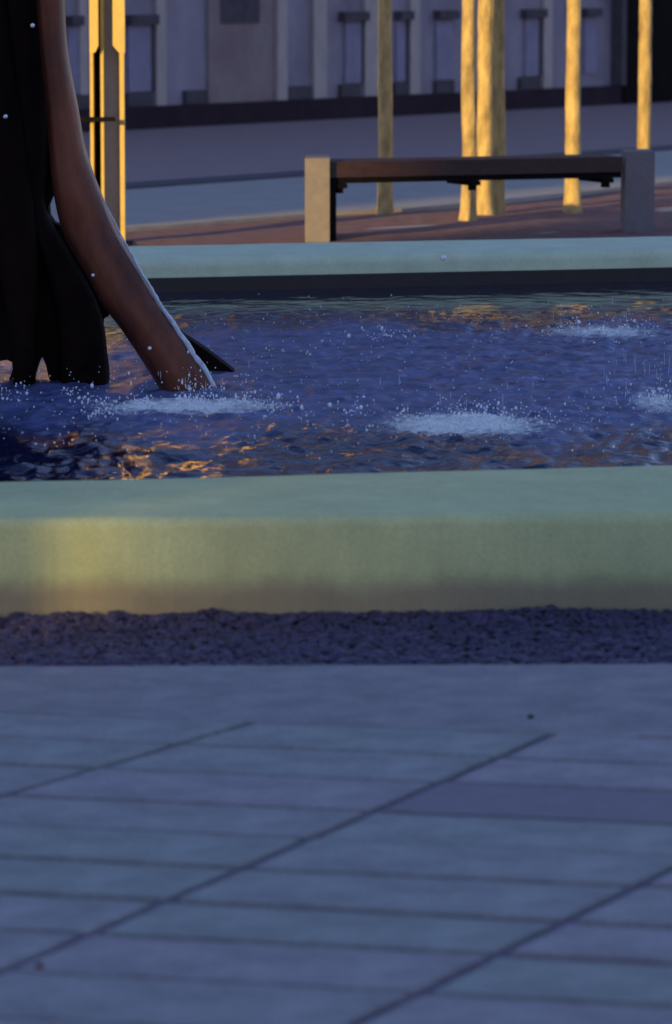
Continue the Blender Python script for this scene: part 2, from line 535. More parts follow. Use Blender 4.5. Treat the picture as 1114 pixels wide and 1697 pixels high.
# ------------------------------------------------------------------ fountain basin
basin = empty('fountain_basin', (0, (rof_a.y + rob_a.y) / 2, 0), 'wide pale green fountain basin full of churning water, with low smooth rim', 'fountain')
def ring(loops, closed_top=True):
    """stack of 4-corner loops -> tube-like ring, densely cut along x so that the edge is not dead straight"""
    bm = bmesh.new()
    N = [140, 6, 140, 6]
    vl = []
    for lp in loops:
        vs = []
        for c in range(4):
            p, q = lp[c], lp[(c + 1) % 4]
            for i in range(N[c]):
                # finer near the middle, where the picture is
                t = i / N[c]
                vs.append(p.lerp(q, t))
        vl.append(vs)
    nv = [[bm.verts.new(p) for p in vs] for vs in vl]
    n = len(nv[0])
    for a, b in zip(nv[:-1], nv[1:]):
        for i in range(n):
            j = (i + 1) % n
            bm.faces.new((a[i], a[j], b[j], b[i]))
    return bm
def quad4(a, b, c, d, z): return [Vector((p.x, p.y, z)) for p in (a, b, c, d)]
# outer loop corners: near-left, near-right, far-right, far-left; inner likewise (sides lie outside the frame)
out = (rof_a, rof_b, rob_b, rob_a)
inn = (rib_a + Vector((0.9, 0, 0)), rib_b - Vector((0.9, 0, 0)), rif_b - Vector((0.9, 0, 0)), rif_a + Vector((0.9, 0, 0)))
def shrink(q, d):
    return (q[0] + Vector((d, d, 0)), q[1] + Vector((-d, d, 0)), q[2] + Vector((-d, -d, 0)), q[3] + Vector((d, -d, 0)))
loops = [quad4(*out, -0.2), quad4(*out, 0.0), quad4(*out, 0.1), quad4(*out, RIM_Z - 0.03)]
for k in range(1, 6):
    a = k / 5 * math.pi / 2
    loops.append(quad4(*shrink(out, 0.03 * (1 - math.cos(a))), RIM_Z - 0.03 + 0.03 * math.sin(a)))
for k in range(0, 6):
    a = k / 5 * math.pi / 2
    loops.append(quad4(*shrink(inn, -0.05 * (1 - math.sin(a))), RIM_Z - 0.05 + 0.05 * math.cos(a)))
loops.append(quad4(*inn, 0.0))
loops.append(quad4(*inn, -0.2))
bm = ring(loops)
for v in bm.verts:
    p = v.co
    d = noise.noise((p.x * 1.7, p.y * 1.7, p.z * 3)) * 0.0035 + noise.noise((p.x * 9, p.y * 9, p.z * 9)) * 0.0012
    v.co = p + Vector((0, d, d * 0.7))
rim_o = bm_obj('rim', bm, M['rim'], basin, smooth=True)
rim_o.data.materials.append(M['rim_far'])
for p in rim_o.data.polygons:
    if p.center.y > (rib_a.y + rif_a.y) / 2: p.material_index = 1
bm = bmesh.new()
fl = shrink(inn, 0.004)
bm.faces.new([bm.verts.new(p) for p in quad4(*fl, -0.18)])
bm_obj('basin_floor', bm, M['floor'], basin)
# black waterline strip round the inside of the rim, 12 mm proud
bm = bmesh.new()
wa = quad4(*shrink(inn, -0.01), WAT_Z - 0.06); wb = quad4(*shrink(inn, 0.012), WAT_Z - 0.06)
wc = quad4(*shrink(inn, 0.012), WAT_Z + 0.066); wd = quad4(*shrink(inn, -0.01), WAT_Z + 0.070)
vs = [[bm.verts.new(p) for p in l] for l in (wa, wb, wc, wd)]
for k in range(4):
    a, b = vs[k], vs[(k + 1) % 4]
    for i in range(4):
        j = (i + 1) % 4
        bm.faces.new((a[i], a[j], b[j], b[i]))
bm_obj('waterline_strip', bm, M['band'], basin)

# ------------------------------------------------------------------ water
near_y = min(inn[0].y, inn[1].y); far_y = max(inn[2].y, inn[3].y)
xs = np.concatenate([np.linspace(-6.05, -1.75, 22)[:-1], np.arange(-1.75, 1.75, 0.009), np.linspace(1.75, 6.05, 22)])
ts = np.linspace(0, 1, 480)
Xg, Tg = np.meshgrid(xs, ts)
yn = inn[0].y + (inn[1].y - inn[0].y) * (Xg - inn[0].x) / (inn[1].x - inn[0].x) - 0.02
yf = inn[3].y + (inn[2].y - inn[3].y) * (Xg - inn[3].x) / (inn[2].x - inn[3].x) + 0.02
Yg = yn + (yf - yn) * Tg
H = np.zeros_like(Xg)
PY = 848.5 - F * np.tan(PITCH - np.arctan((CAM_H - WAT_Z) / Yg))      # how far up the picture each point of the pool is
def sstep(a, b, v):
    t = np.clip((v - a) / (b - a), 0, 1)
    return t * t * (3 - 2 * t)
wob = 14 * np.sin(Xg * 5.1 + 1) + 9 * np.sin(Xg * 11.3 + Yg * .7) + 6 * np.sin(Xg * 23 + 2)
PXg = 557 + Xg / Yg * F
shelter = 45 * np.exp(-((PXg - 185) / 70) ** 2)
churn = sstep(520, 560, PY + wob * .6 - shelter) * (1 - sstep(690, 745, PY + wob))   # boiling middle of the pool
calm = 1 - sstep(500, 545, PY - shelter)
for k in range(110):
    lam = 0.05 * (9 ** rng.random())
    th = rng.uniform(0, 2 * np.pi)
    amp = 0.0036 * (lam / 0.1) ** 0.75 * 0.14
    kx, ky = 2 * np.pi / lam * np.cos(th), 2 * np.pi / lam * np.sin(th)
    ph = rng.uniform(0, 6.28)
    warp = np.sin(Xg * rng.uniform(1, 4) + rng.uniform(0, 6)) + np.sin(Yg * rng.uniform(1, 4) + rng.uniform(0, 6))
    env = (0.6 + 0.6 * np.sin(Xg * rng.uniform(.5, 3) + Yg * rng.uniform(.3, 2) + rng.uniform(0, 6)))
    near = (1 - calm) * (1 - churn)
    w = (1.0 - 0.90 * calm) * (1.0 + (0.35 if lam < 0.12 else -0.45) * churn) * (1 + (0.1 if lam > 0.15 else 0.25) * near)
    H += amp * 1.5 * np.sin(kx * Xg + ky * Yg + ph + warp) * env * w
# splashes: where jets come down, with the foam they throw up (pixel centre, half sizes in pixels, strength)
SPL = [(770, 704, 185, 24, 0.95), (310, 674, 205, 18, 0.9), (440, 680, 80, 12, .5), (1000, 550, 150, 17, 0.75), (1095, 668, 75, 26, 0.75),
       (640, 560, 75, 11, 0.45), (80, 660, 150, 20, 0.35), (160, 690, 60, 12, .45), (560, 690, 90, 14, .2), (480, 590, 90, 12, .2), (315, 648, 60, 10, .55), (130, 625, 70, 8, .4)]
foam = np.zeros_like(Xg)
for (px, py, sx, sy, st) in SPL:
    c = G(px, py, WAT_Z)
    rx = sx * c.y / F
    ry = abs(G(px, py - sy, WAT_Z).y - G(px, py + sy, WAT_Z).y) / 2
    d2 = ((Xg - c.x) / rx) ** 2 + ((Yg - c.y) / ry) ** 2
    foam = np.maximum(foam, st * np.exp(-d2 * 0.9))
    dist = np.sqrt((Xg - c.x) ** 2 + (Yg - c.y) ** 2)
    H += 0.007 * st * np.exp(-dist / 0.5) * np.sin(dist * 2 * np.pi / 0.13 + rng.uniform(0, 6))
# rough foam tops
rough = rng.normal(0, 1, Xg.shape)
rough = (rough + np.roll(rough, 1, 0) + np.roll(rough, 1, 1) + np.roll(rough, -1, 1)) / 4
H += foam * np.clip(rough, -1, 2) * 0.007
edge = np.clip(np.minimum(Tg, 1 - Tg) / 0.02, 0, 1)
H *= 0.5 + 0.5 * edge
nx, ny = len(xs), len(ts)
verts = np.stack([Xg, Yg, WAT_Z + H], -1).reshape(-1, 3)
idx = np.arange(nx * ny).reshape(ny, nx)
faces = np.stack([idx[:-1, :-1], idx[:-1, 1:], idx[1:, 1:], idx[1:, :-1]], -1).reshape(-1, 4)
me = bpy.data.meshes.new('water')
me.from_pydata(verts.tolist(), [], faces.tolist())
me.polygons.foreach_set('use_smooth', [True] * len(faces))
fa = me.attributes.new('foam', 'FLOAT', 'POINT')
fa.data.foreach_set('value', foam.reshape(-1))
aa = me.attributes.new('aeration', 'FLOAT', 'POINT')
aa.data.foreach_set('value', churn.reshape(-1))
ca = me.attributes.new('chop', 'FLOAT', 'POINT')
ca.data.foreach_set('value', (0.04 + 0.30 * churn + 0.28 * (1 - calm) * (1 - churn)).reshape(-1))
water = tag(link('water', me, M['water']), kind='structure')

# drops thrown up by the splashes
cs, rs = [], []
for (px, py, sx, sy, st) in SPL:
    n = int(sx * sy * st * 0.26)
    for i in range(n):
        a, q = random.uniform(0, 2 * math.pi), abs(random.gauss(0, 0.55))
        p = G(px + sx * q * math.cos(a), py + sy * q * math.sin(a), WAT_Z)
        if noise.noise((p.x * 9, p.y * 1.3, 2)) + 0.5 * noise.noise((p.x * 30, p.y * 4, 5)) < random.uniform(-.35, .15): continue
        h = abs(random.gauss(0, 0.014)) + 0.004
        if random.random() < 0.10: h *= 3.5
        cs.append((p.x, p.y, WAT_Z + h))
        r = 0.0014 + 0.0034 * random.random() ** 3
        if random.random() < 0.06: r *= 1.9
        rs.append((r, r, r * random.uniform(1, 2.0)))
for (px, py, sx, n) in [(1060, 668, 60, 26), (770, 700, 150, 14), (310, 672, 150, 10), (1000, 550, 110, 10)]:   # thin falling threads
    for i in range(n):
        p = G(px + random.uniform(-sx, sx), py + random.uniform(-8, 8), WAT_Z)
        cs.append((p.x, p.y, WAT_Z + random.uniform(0.02, 0.16)))
        rs.append((0.0007, 0.0007, random.uniform(0.008, 0.03)))
for i in range(700):                     # loose drops over the whole pool
    px, py = random.uniform(0, 1114), random.uniform(520, 770)
    p = G(px, py, WAT_Z)
    cs.append((p.x, p.y, WAT_Z + random.uniform(0.005, 0.10)))
    r = random.uniform(0.0012, 0.0032); rs.append((r, r, r * 1.4))
for (px, py, r, y) in [(735, 427, .011, 14.5), (577, 707, .011, 14.2), (518, 722, .0065, 14.0), (985, 568, .006, 17.0), (603, 668, .005, 15),
                       (725, 722, .006, 13.8), (915, 697, .005, 14), (54, 42, .008, 14.0), (9, 193, .008, 14.0), (154, 456, .006, 14.0), (248, 577, .007, 14.0),
                       (687, 557, .005, 16), (440, 690, .005, 14), (130, 660, .005, 14)]:
    p = V(px, py, y)
    cs.append(p[:]); rs.append((r, r, r))
tag(blobs('spray', cs, rs, M['dropcol'], 1), kind='stuff')

# ------------------------------------------------------------------ sculpture in the water
foot = G(300, 640, WAT_Z)
YS = foot.y
sculp = empty('fountain_sculpture', (V(0, 600, YS).x, YS + 0.3, -0.18), 'dark bronze sculpture standing in the pool on splayed curved legs, one of them copper brown', 'sculpture')
def sweep(name, stations, m, depth, parent, chamfer=0.28, subdiv=5):
    """stations: (left px, right px, py, y distance). A leg with a chamfered section."""
    # densify with Catmull-Rom
    P = [np.array(s, float) for s in stations]
    P = [2 * P[0] - P[1]] + P + [2 * P[-1] - P[-2]]
    dense = []
    for i in range(1, len(P) - 2):
        for k in range(subdiv):
            t = k / subdiv
            dense.append(0.5 * ((2 * P[i]) + (-P[i-1] + P[i+1]) * t + (2*P[i-1] - 5*P[i] + 4*P[i+1] - P[i+2]) * t*t + (-P[i-1] + 3*P[i] - 3*P[i+1] + P[i+2]) * t**3))
    dense.append(P[-2])
    bm = bmesh.new()
    prev = None
    for (l, r, py, y) in dense:
        a, b = V(l, py, y), V(r, py, y)
        w = b.x - a.x
        c = chamfer * w
        d = depth
        sec = [(a.x + c*.3, y - d*.25), (a.x + c*.9, y - d*.5), (b.x - c*1.1, y - d*.5), (b.x - c*.25, y - d*.2), (b.x, y + d*.1), (b.x - c*.6, y + d*.5), (a.x + c, y + d*.5), (a.x, y + d*.1)]
        ring_v = [bm.verts.new((x, yy + noise.noise((x*5, yy*5, py*.02))*.006, a.z)) for x, yy in sec]
        if prev:
            for i in range(8):
                j = (i + 1) % 8
                bm.faces.new((prev[i], prev[j], ring_v[j], ring_v[i]))
        else: bm.faces.new(ring_v)
        prev = ring_v
    bm.faces.new(list(reversed(prev)))
    return bm_obj(name, bm, m, parent, smooth=True, bevel=0.0)
leg_st = [(30, 92, -520, YS + .06), (42, 96, -250, YS + .06), (56, 105, -40, YS + .05), (66, 112, 80, YS + .04), (76, 130, 180, YS + .03), (81, 143, 250, YS + .02), (88, 168, 320, YS),
          (105, 198, 390, YS), (142, 237, 455, YS - .02), (170, 266, 505, YS - .04), (203, 297, 550, YS - .05), (236, 332, 600, YS - .06),
          (264, 362, 645, YS - .07), (290, 395, 700, YS - .08)]
leg = sweep('leg', leg_st, M['copper'], 0.17, sculp)
tag(leg, 'copper brown leg curving out to the right')
# water running down the outer edge of that leg
def tube(name, pts, rads, m, parent, n=8):
    bm = bmesh.new(); prev = None
    for i, p in enumerate(pts):
        t = (pts[min(i + 1, len(pts) - 1)] - pts[max(i - 1, 0)]).normalized()
        a = t.cross(Vector((0, 1, 0.01))).normalized(); b = t.cross(a).normalized()
        rv = [bm.verts.new(p + (a * math.cos(2*math.pi*k/n) + b * math.sin(2*math.pi*k/n)) * rads[i]) for k in range(n)]
        if prev:
            for k in range(n):
                bm.faces.new((prev[k], prev[(k+1) % n], rv[(k+1) % n], rv[k]))
        else: bm.faces.new(rv)
        prev = rv
    bm.faces.new(list(reversed(prev)))
    return bm_obj(name, bm, m, parent, smooth=True)
tp = [(168, 318, .0008), (184, 352, .002), (200, 385, .003), (222, 424, .004), (240, 458, .005), (256, 484, .006), (270, 508, .007), (286, 530, .008), (300, 554, .010), (318, 580, .011), (334, 602, .010), (348, 625, .010), (358, 645, .012)]
pts, rads = [], []
for i in range(len(tp) - 1):
    for k in range(5):
        t = k / 5
        px = tp[i][0] * (1-t) + tp[i+1][0] * t; py = tp[i][1] * (1-t) + tp[i+1][1] * t; r = tp[i][2] * (1-t) + tp[i+1][2] * t
        ys = YS - (py - 390) / 250 * .07 if py > 390 else YS
        q = V(px - 2 + 2.0 * noise.noise((i + t, 5, 2)), py, ys - 0.02)
        pts.append(q); rads.append(r * (1 + .5 * noise.noise((i * 1.7 + t * 3, 1, 7))))
tube('water_trickle', pts, rads, M['trickle'], sculp)

def fin(name, px_pts, y, thick, m, bev=0.02, lean=0.0):
    bm = bmesh.new()
    A = [V(p[0], p[1], y) for p in px_pts]
    fr = [Vector((p.x, y - thick / 2 + lean * p.z, p.z)) for p in A]
    bk = [Vector((p.x, y + thick / 2 + lean * p.z, p.z)) for p in A]
    prism(bm, fr, bk)
    return bm_obj(name, bm, m, sculp, bevel=bev, seg=3)
fin('body', [(-420, -520), (20, -520), (60, -240), (78, -60), (86, 60), (92, 180), (98, 290), (96, 318), (87, 327), (82, 340), (83, 356), (91, 368), (112, 376), (140, 412),
             (165, 470), (186, 512), (182, 521), (172, 527), (170, 545), (175, 575), (180, 610), (183, 700), (92, 700), (84, 630), (78, 604), (72, 589), (66, 598),
             (58, 622), (54, 700), (12, 700), (17, 628), (26, 600), (14, 594), (-8, 598), (-20, 640), (-25, 700), (-110, 700), (-120, 600), (-160, 590), (-190, 610), (-230, 700), (-420, 700), (-380, 400), (-330, 200)],
    YS + 0.24, 0.11, M['bronze'], bev=.006)
sweep('leg', [(-190, -60, -520, YS + .16), (-150, -20, -200, YS + .14), (-95, 22, 60, YS + .13), (-55, 50, 260, YS + .12), (-10, 66, 420, YS + .11), (14, 62, 540, YS + .1), (22, 58, 640, YS + .08), (24, 60, 700, YS + .08)], M['bronze'], 0.16, sculp)
sweep('leg', [(-60, 40, -520, YS + .20), (-20, 66, -200, YS + .19), (6, 80, 60, YS + .18), (26, 78, 260, YS + .17), (32, 77, 345, YS + .17), (62, 112, 410, YS + .16), (92, 168, 520, YS + .14), (98, 180, 640, YS + .13), (98, 184, 700, YS + .13)], M['bronze'], 0.12, sculp)
fin('leg', [(130, 250), (150, 330), (205, 440), (285, 540), (318, 562), (345, 580), (384, 610), (400, 624), (420, 660), (330, 660), (250, 570), (160, 420)], YS + 0.62, 0.12, M['bronze'])
# legs to the other side, outside the frame
fin('leg', [(-330, -520), (-250, -520), (-240, 0), (-300, 250), (-420, 480), (-560, 700), (-660, 700), (-480, 400), (-380, 150)], YS - 0.02, 0.16, M['copper'])
# a core that fills the sculpture's depth above the water
def core():
    bm = bmesh.new(); prev = None
    cx = V(-170, 0, YS + .24).x
    for z, r in [(0.75, .33), (1.0, .30), (1.3, .27), (1.8, .25), (2.4, .22), (2.8, .12)]:
        rv = [bm.verts.new((cx + r * 1.3 * math.cos(2*math.pi*k/20), YS + .3 + r * math.sin(2*math.pi*k/20), z)) for k in range(20)]
        if prev:
            for k in range(20): bm.faces.new((prev[k], prev[(k+1) % 20], rv[(k+1) % 20], rv[k]))
        else: bm.faces.new(rv)
        prev = rv
    bm.faces.new(list(reversed(prev)))
    bm_obj('core', bm, M['bronze'], sculp, smooth=True)
core()

# ------------------------------------------------------------------ beyond the pool
# bed of red-brown earth, pavement, kerb, road
bed_px = [(-700, 437), (0, 399), (210, 386), (500, 362), (750, 348), (870, 336), (1114, 306), (1700, 262)]
bed_far = [G(x, y) for x, y in bed_px]
near_l, near_r = Vector((rob_a.x, rob_a.y + 0.004, 0)), Vector((rob_b.x, rob_b.y + 0.004, 0))
bm = bmesh.new()
NXB = 150
rows = []
def bed_y(x):
    for a, b in zip(bed_far[:-1], bed_far[1:]):
        if a.x <= x <= b.x: return a.y + (b.y - a.y) * (x - a.x) / (b.x - a.x)
    return bed_far[0].y if x < bed_far[0].x else bed_far[-1].y
for i in range(NXB + 1):
    x = -4.6 + 9.2 * i / NXB
    yn_ = near_l.y + (near_r.y - near_l.y) * (x - near_l.x) / (near_r.x - near_l.x)
    yf_ = bed_y(x)
    rows.append([bm.verts.new((x, yn_ + (yf_ - yn_) * k / 14, 0.02 * noise.noise((x * 2, k * .6, 0)) * (0 < k < 14) + 0.006)) for k in range(15)])
for a, b in zip(rows[:-1], rows[1:]):
    for k in range(14):
        bm.faces.new((a[k], b[k], b[k+1], a[k+1]))
tag(bm_obj('tree_bed', bm, M['bed'], smooth=True), kind='structure')
# pale edging stones along the bed
bm = bmesh.new()
for i in range(NXB):
    pass
pts = [Vector((x, bed_y(x), 0)) for x in np.linspace(-4.6, 4.6, 24)]
prism(bm, [p + Vector((0, 0.01, -0.05)) for p in pts] + [p + Vector((0, 0.30, -0.05)) for p in reversed(pts)],
          [p + Vector((0, 0.01, 0.028)) for p in pts] + [p + Vector((0, 0.30, 0.028)) for p in reversed(pts)])
tag(bm_obj('edging', bm, M['edging']), kind='structure')
ka, kb = ext((208, 313), (1100, 249), -12, 12)
kc, kd = ext((208, 305), (1100, 243), -12, 12)
sheet('pavement', [(-12, 16), (12, 16), (12, kb.y), (-12, ka.y)], -0.004, M['pave_far'])
bm = bmesh.new()
prism(bm, [ka + Vector((0, .002, -.2)), kb + Vector((0, .002, -.2)), kd + Vector((0, 0, -.2)), kc + Vector((0, 0, -.2))],
          [ka + Vector((0, .002, .012)), kb + Vector((0, .002, .012)), kd + Vector((0, 0, .012)), kc + Vector((0, 0, .012))])
tag(bm_obj('kerb', bm, M['kerb']), kind='structure')
sheet('road', [(-60, kc.y - (kd.y - kc.y) * 2 ), (kc.x, kc.y + .002), (kd.x, kd.y + .002), (60, kd.y + (kd.y - kc.y) * 2), (60, 120), (-60, 120)], -0.012, M['road'])

# ------------------------------------------------------------------ facade across the road
fA, fB = G(241, 211), G(1016, 171)
ft = (fB - fA).normalized()                     # along the facade, to the right and away
fn = Vector((ft.y, -ft.x, 0))                   # out of the facade, to the viewer
def on_f(px, py):
    d = ray(px, py)
    t = (fA - Vector((0, 0, CAM_H))).dot(fn) / d.dot(fn)
    p = Vector((0, 0, CAM_H)) + d * t
    return (p - fA).dot(ft), p.z
def f_box(bm, t0, t1, z0, z1, o0, o1):
    o = fA + ft * t0 + fn * o0
    box(bm, (o.x, o.y, z0), ft * (t1 - t0), fn * (o1 - o0), (0, 0, z1 - z0))
def f_part(name, px0, px1, z0, z1, o0, o1, m, bev=0.008):
    t0, t1 = on_f(px0, 100)[0], on_f(px1, 100)[0]
    bm = bmesh.new()
    f_box(bm, t0, t1, z0, z1, o0, o1)
    return bm_obj(name, bm, m, bldg, bevel=bev, seg=2)
bldg = empty('stone_building', fA, 'long stone building across the road with shuttered bays above a black plinth', 'building')
t_lo, t_hi = -7.0, 22.0
PL = on_f(241, 176)[1]                          # top of the plinth
def zz(px, py): return on_f(px, py)[1]
z_lint0, z_lint1 = zz(580, 34), zz(580, 19)
z_v0, z_v1 = zz(575, 160), zz(575, 139)
print('facade', PL, z_lint0, z_lint1, z_v0, z_v1, ft)
TOP = 12.0
bm = bmesh.new(); f_box(bm, t_lo, t_hi, -0.25, TOP, -6.0, 0.0); bm_obj('wall', bm, M['wall'], bldg)
bm = bmesh.new(); f_box(bm, t_lo, t_hi, -0.25, PL, 0.003, 0.10); bm_obj('plinth', bm, M['plinth'], bldg, bevel=0.01)
bm = bmesh.new(); f_box(bm, t_lo - .2, t_hi + .2, TOP, TOP + 0.35, -6.2, 0.35); bm_obj('cornice', bm, M['pilaster'], bldg, bevel=0.02)
HI = 3.4
# brown stretch of wall with a dark opening
f_part('wall_section', 342, 466, PL + .002, HI, 0.002, 0.03, M['wall_brown'])
f_part('window', 362, 425, zz(395, 38), HI - .4, 0.033, 0.045, M['slot'])
f_part('pilaster', 452, 468, PL + .004, HI, 0.033, 0.07, M['pilaster'])
for a, b in ((255, 271), (516, 537), (601, 625), (676, 692), (897, 911), (128, 140), (-60, -40)):
    f_part('pilaster', a, b, PL + .004, HI, 0.003, 0.04, M['pilaster'])
for a, b in ((110, 128), (210, 246), (570, 595), (654, 668), (720, 746), (868, 889), (966, 986), (-140, -80)):
    f_part('shutter', a, b, z_v1 + .01, z_lint0 - .004, 0.003, 0.03, M['panel'])
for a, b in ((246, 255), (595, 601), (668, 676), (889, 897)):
    f_part('jamb_shade', a, b, z_v1, z_lint0, 0.003, 0.02, M['slot'])  # dark strips stand in for the shade beside the bays
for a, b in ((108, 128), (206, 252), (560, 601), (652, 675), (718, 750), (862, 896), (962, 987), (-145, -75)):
    f_part('lintel_shade', a, b, z_lint0, z_lint1, 0.003, 0.10, M['slot'])  # dark tone paints the recess shadow above each bay
for a, b in ((110, 150), (206, 246), (302, 336), (463, 511), (560, 592), (650, 672), (718, 748), (858, 890)):
    f_part('basement_vent', a, b, z_v0, z_v1, 0.003, 0.05, M['slot'])
# upper storey sills and tall dark windows, above the picture
for a in (150, 300, 560, 760, 930):
    f_part('window', a, a + 40, 4.1, 6.2, 0.003, 0.02, M['slot'])
    f_part('window', a, a + 40, 8.0, 10.4, 0.003, 0.02, M['slot'])
g = f_part('gate', 1020, 1250, -0.02, HI, 0.003, 0.12, M['gate'])
tag(g, 'black gate at the right end of the facade')
f_part('gate_frame', 1012, 1019.5, PL + .004, HI, 0.003, 0.16, M['slot'])

# ------------------------------------------------------------------ trees behind the bench
def leaf_crown(seed):
    r = random.Random(seed)
    vs, fs = [], []
    for i in range(520):
        a, b = r.uniform(0, 6.283), r.gauss(0, 1)
        c = Vector((r.gauss(0, .34), r.gauss(0, .34), r.gauss(0, .42)))
        n = Vector((r.gauss(0, 1), r.gauss(0, 1), r.gauss(0, 1))).normalized()
        t = n.orthogonal().normalized(); s = n.cross(t)
        L, W = r.uniform(.06, .12), r.uniform(.025, .045)
        k = len(vs)
        vs += [c - t * L, c + s * W, c + t * L, c - s * W]
        fs.append((k, k + 1, k + 2, k + 3))
    me = bpy.data.meshes.new('crown')
    me.from_pydata([v[:] for v in vs], [], fs)
    me.materials.append(M['leaf'])
    return me
def tree(base, rad, label, seed, lean=(0, 0), bumps=1.0, height=5.2):
    t = empty('tree', base, label, 'tree', 'slender trees behind the bench')
    bm = bmesh.new(); prev = None
    n, K = 16, 150
    rr = random.Random(seed)
    knots = [rr.uniform(0.1, 2.2) for _ in range(6)]
    for i in range(K + 1):
        z = -0.05 + (height + 0.05) * i / K
        r = rad * (1 - 0.45 * max(0, z) / height) * (1 + 0.30 * math.exp(-max(z, 0) / 0.05))
        for kz in knots: r *= 1 + 0.05 * bumps * math.exp(-((z - kz) / 0.025) ** 2)
        cx = lean[0] * z + 0.012 * noise.noise((z * 1.3, seed, 0)); cy = lean[1] * z
        rv = []
        for k in range(n):
            a = 2 * math.pi * k / n
            q = r * (1 + 0.07 * noise.noise((math.cos(a) * 1.5, math.sin(a) * 1.5 + seed, z * 4)) + 0.03 * noise.noise((a * 3, z * 14, seed)))
            rv.append(bm.verts.new((base.x + cx + q * math.cos(a), base.y + cy + q * math.sin(a), z)))
        if prev:
            for k in range(n): bm.faces.new((prev[k], prev[(k+1) % n], rv[(k+1) % n], rv[k]))
        prev = rv
    bm.faces.new(prev)
    trunk = bm_obj('trunk', bm, M['bark'], t, smooth=True)
    cr = link('crown', leaf_crown(seed), None, t)
    cr.location = (base.x + lean[0] * height, base.y, height + .15)
    return t
def tb(px, py): return G(px, py)
def tr(px0, px1, py): return (px1 - px0) / 2 * G(px0, py).y / F
tree(tb(638.5, 356.8), tr(626, 651, 356.8), 'slender tree with dim orange brown trunk behind the left half of the bench', 3)
tree(tb(776, 366), tr(763, 789, 366), 'bright golden slender tree at the left front of the trunk cluster', 5, bumps=.6)
tree(tb(803, 357), tr(789, 817, 357), 'mottled golden slender tree in the middle of the trunk cluster', 8, bumps=.6)
tree(tb(825, 354), tr(813, 836, 354), 'shaded brown slender tree at the right back of the trunk cluster', 13)
tree(tb(948.5, 352), tr(935, 962, 352), 'bright golden slender tree standing alone behind the right half of the bench', 21)
tree(tb(1067, 343.8), tr(1055, 1079, 343.8), 'golden slender tree rising from behind the right concrete post of the bench', 34, bumps=1.4)

# ------------------------------------------------------------------ bench
bl, br = G(526, 402), G(1060, 388)
bd = (br - bl).normalized(); bnrm = Vector((-bd.y, bd.x, 0))    # back direction
PXM = F / bl.y
bench = empty('park_bench', (bl + br) / 2, 'backless bench of dark wood between two concrete posts beyond the pool', 'bench')
hp = V(526, 262, bl.y).z
def b_part(name, a, b, z0, z1, d0, d1, m, bev=0.008):
    bm = bmesh.new()
    o = bl + bd * a + bnrm * d0
    box(bm, (o.x, o.y, z0), bd * (b - a), bnrm * (d1 - d0), (0, 0, z1 - z0))
    return bm_obj(name, bm, m, bench, bevel=bev)
Lb = (br - bl).length
cosb = bd.x
w = 20.5 / PXM / cosb
w = 20.5 / PXM / cosb
wr = 24.5 * br.y / F / cosb
def post(c, half, top):
    bm = bmesh.new()
    box(bm, (c.x - half, c.y, -0.05), (2 * half, 0, 0), (0, 0.40, 0), (0, 0, top + .05))
    bm_obj('post', bm, M['concrete'], bench, bevel=.012, seg=3)
post(bl, 20.5 / PXM, hp)
post(br, 24.5 * br.y / F, hp + .004)
zs1 = V(600, 269, bl.y).z; zs0 = V(600, 305, bl.y).z
for k in range(4):
    b_part('seat_board', w + .012, Lb - wr - .012, zs0 + .035, zs1, 0.02 + k * .096, 0.02 + k * .096 + .088, M['wood'], .008)
b_part('seat_rail', w + .012, Lb - wr - .012, zs0, zs0 + .033, 0.035, 0.085, M['iron'], .004)
b_part('seat_rail', w + .012, Lb - wr - .012, zs0, zs0 + .033, 0.335, 0.385, M['iron'], .004)
for px in (570, 792, 1016):
    x = (px - 526) / PXM / cosb * (1 + 0.02 * (px - 526) / 534)
    b_part('bracket', x - .035, x + .035, zs0 - .03, zs0 - .002, 0.03, 0.38, M['iron'], .006)
    b_part('bracket', x - .018, x + .018, zs0 - .06, zs0 - .031, 0.05, 0.10, M['iron'], .004)
b_part('side_plate', w + .012, w + .012 + 10 / PXM / cosb, -0.03, zs0 - .004, 0.02, 0.36, M['iron'], .004)

# ------------------------------------------------------------------ tall golden stand behind the sculpture
YF = G(178, 404).y
stand = empty('sign_stand', (V(178, 404, YF).x, YF, 0), 'tall golden metal stand of upright bars with grey panel, right behind the sculpture', 'stand')
def st(name, px0, px1, py0, py1, d0, d1, m, bev=.003):
    bm = bmesh.new()
    a = V(px0, py1, YF); b = V(px1, py0, YF)
    z0 = max(a.z, 0) if py1 >= 400 else a.z
    yq = YF + d0                      # seen front edge decides the width
    x0, x1 = V(px0, 200, yq).x, V(px1, 200, yq).x
    box(bm, (x0, yq, z0), (x1 - x0, 0, 0), (0, d1 - d0, 0), (0, 0, b.z - z0))
    return bm_obj(name, bm, m, stand, bevel=bev)
st('bar', 149.5, 155, -820, 400.5, -.13, .06, M['brass'])
st('bar', 167, 172, -820, 400.5, -.16, .06, M['brass'])
st('bar', 198.5, 206, -820, 400.5, -.03, .06, M['brass'])
st('panel', 174.6, 198, -820, 400, .03, .055, M['grey_metal'])
st('backing', 156.6, 168.4, -820, 400, .03, .055, M['iron'])
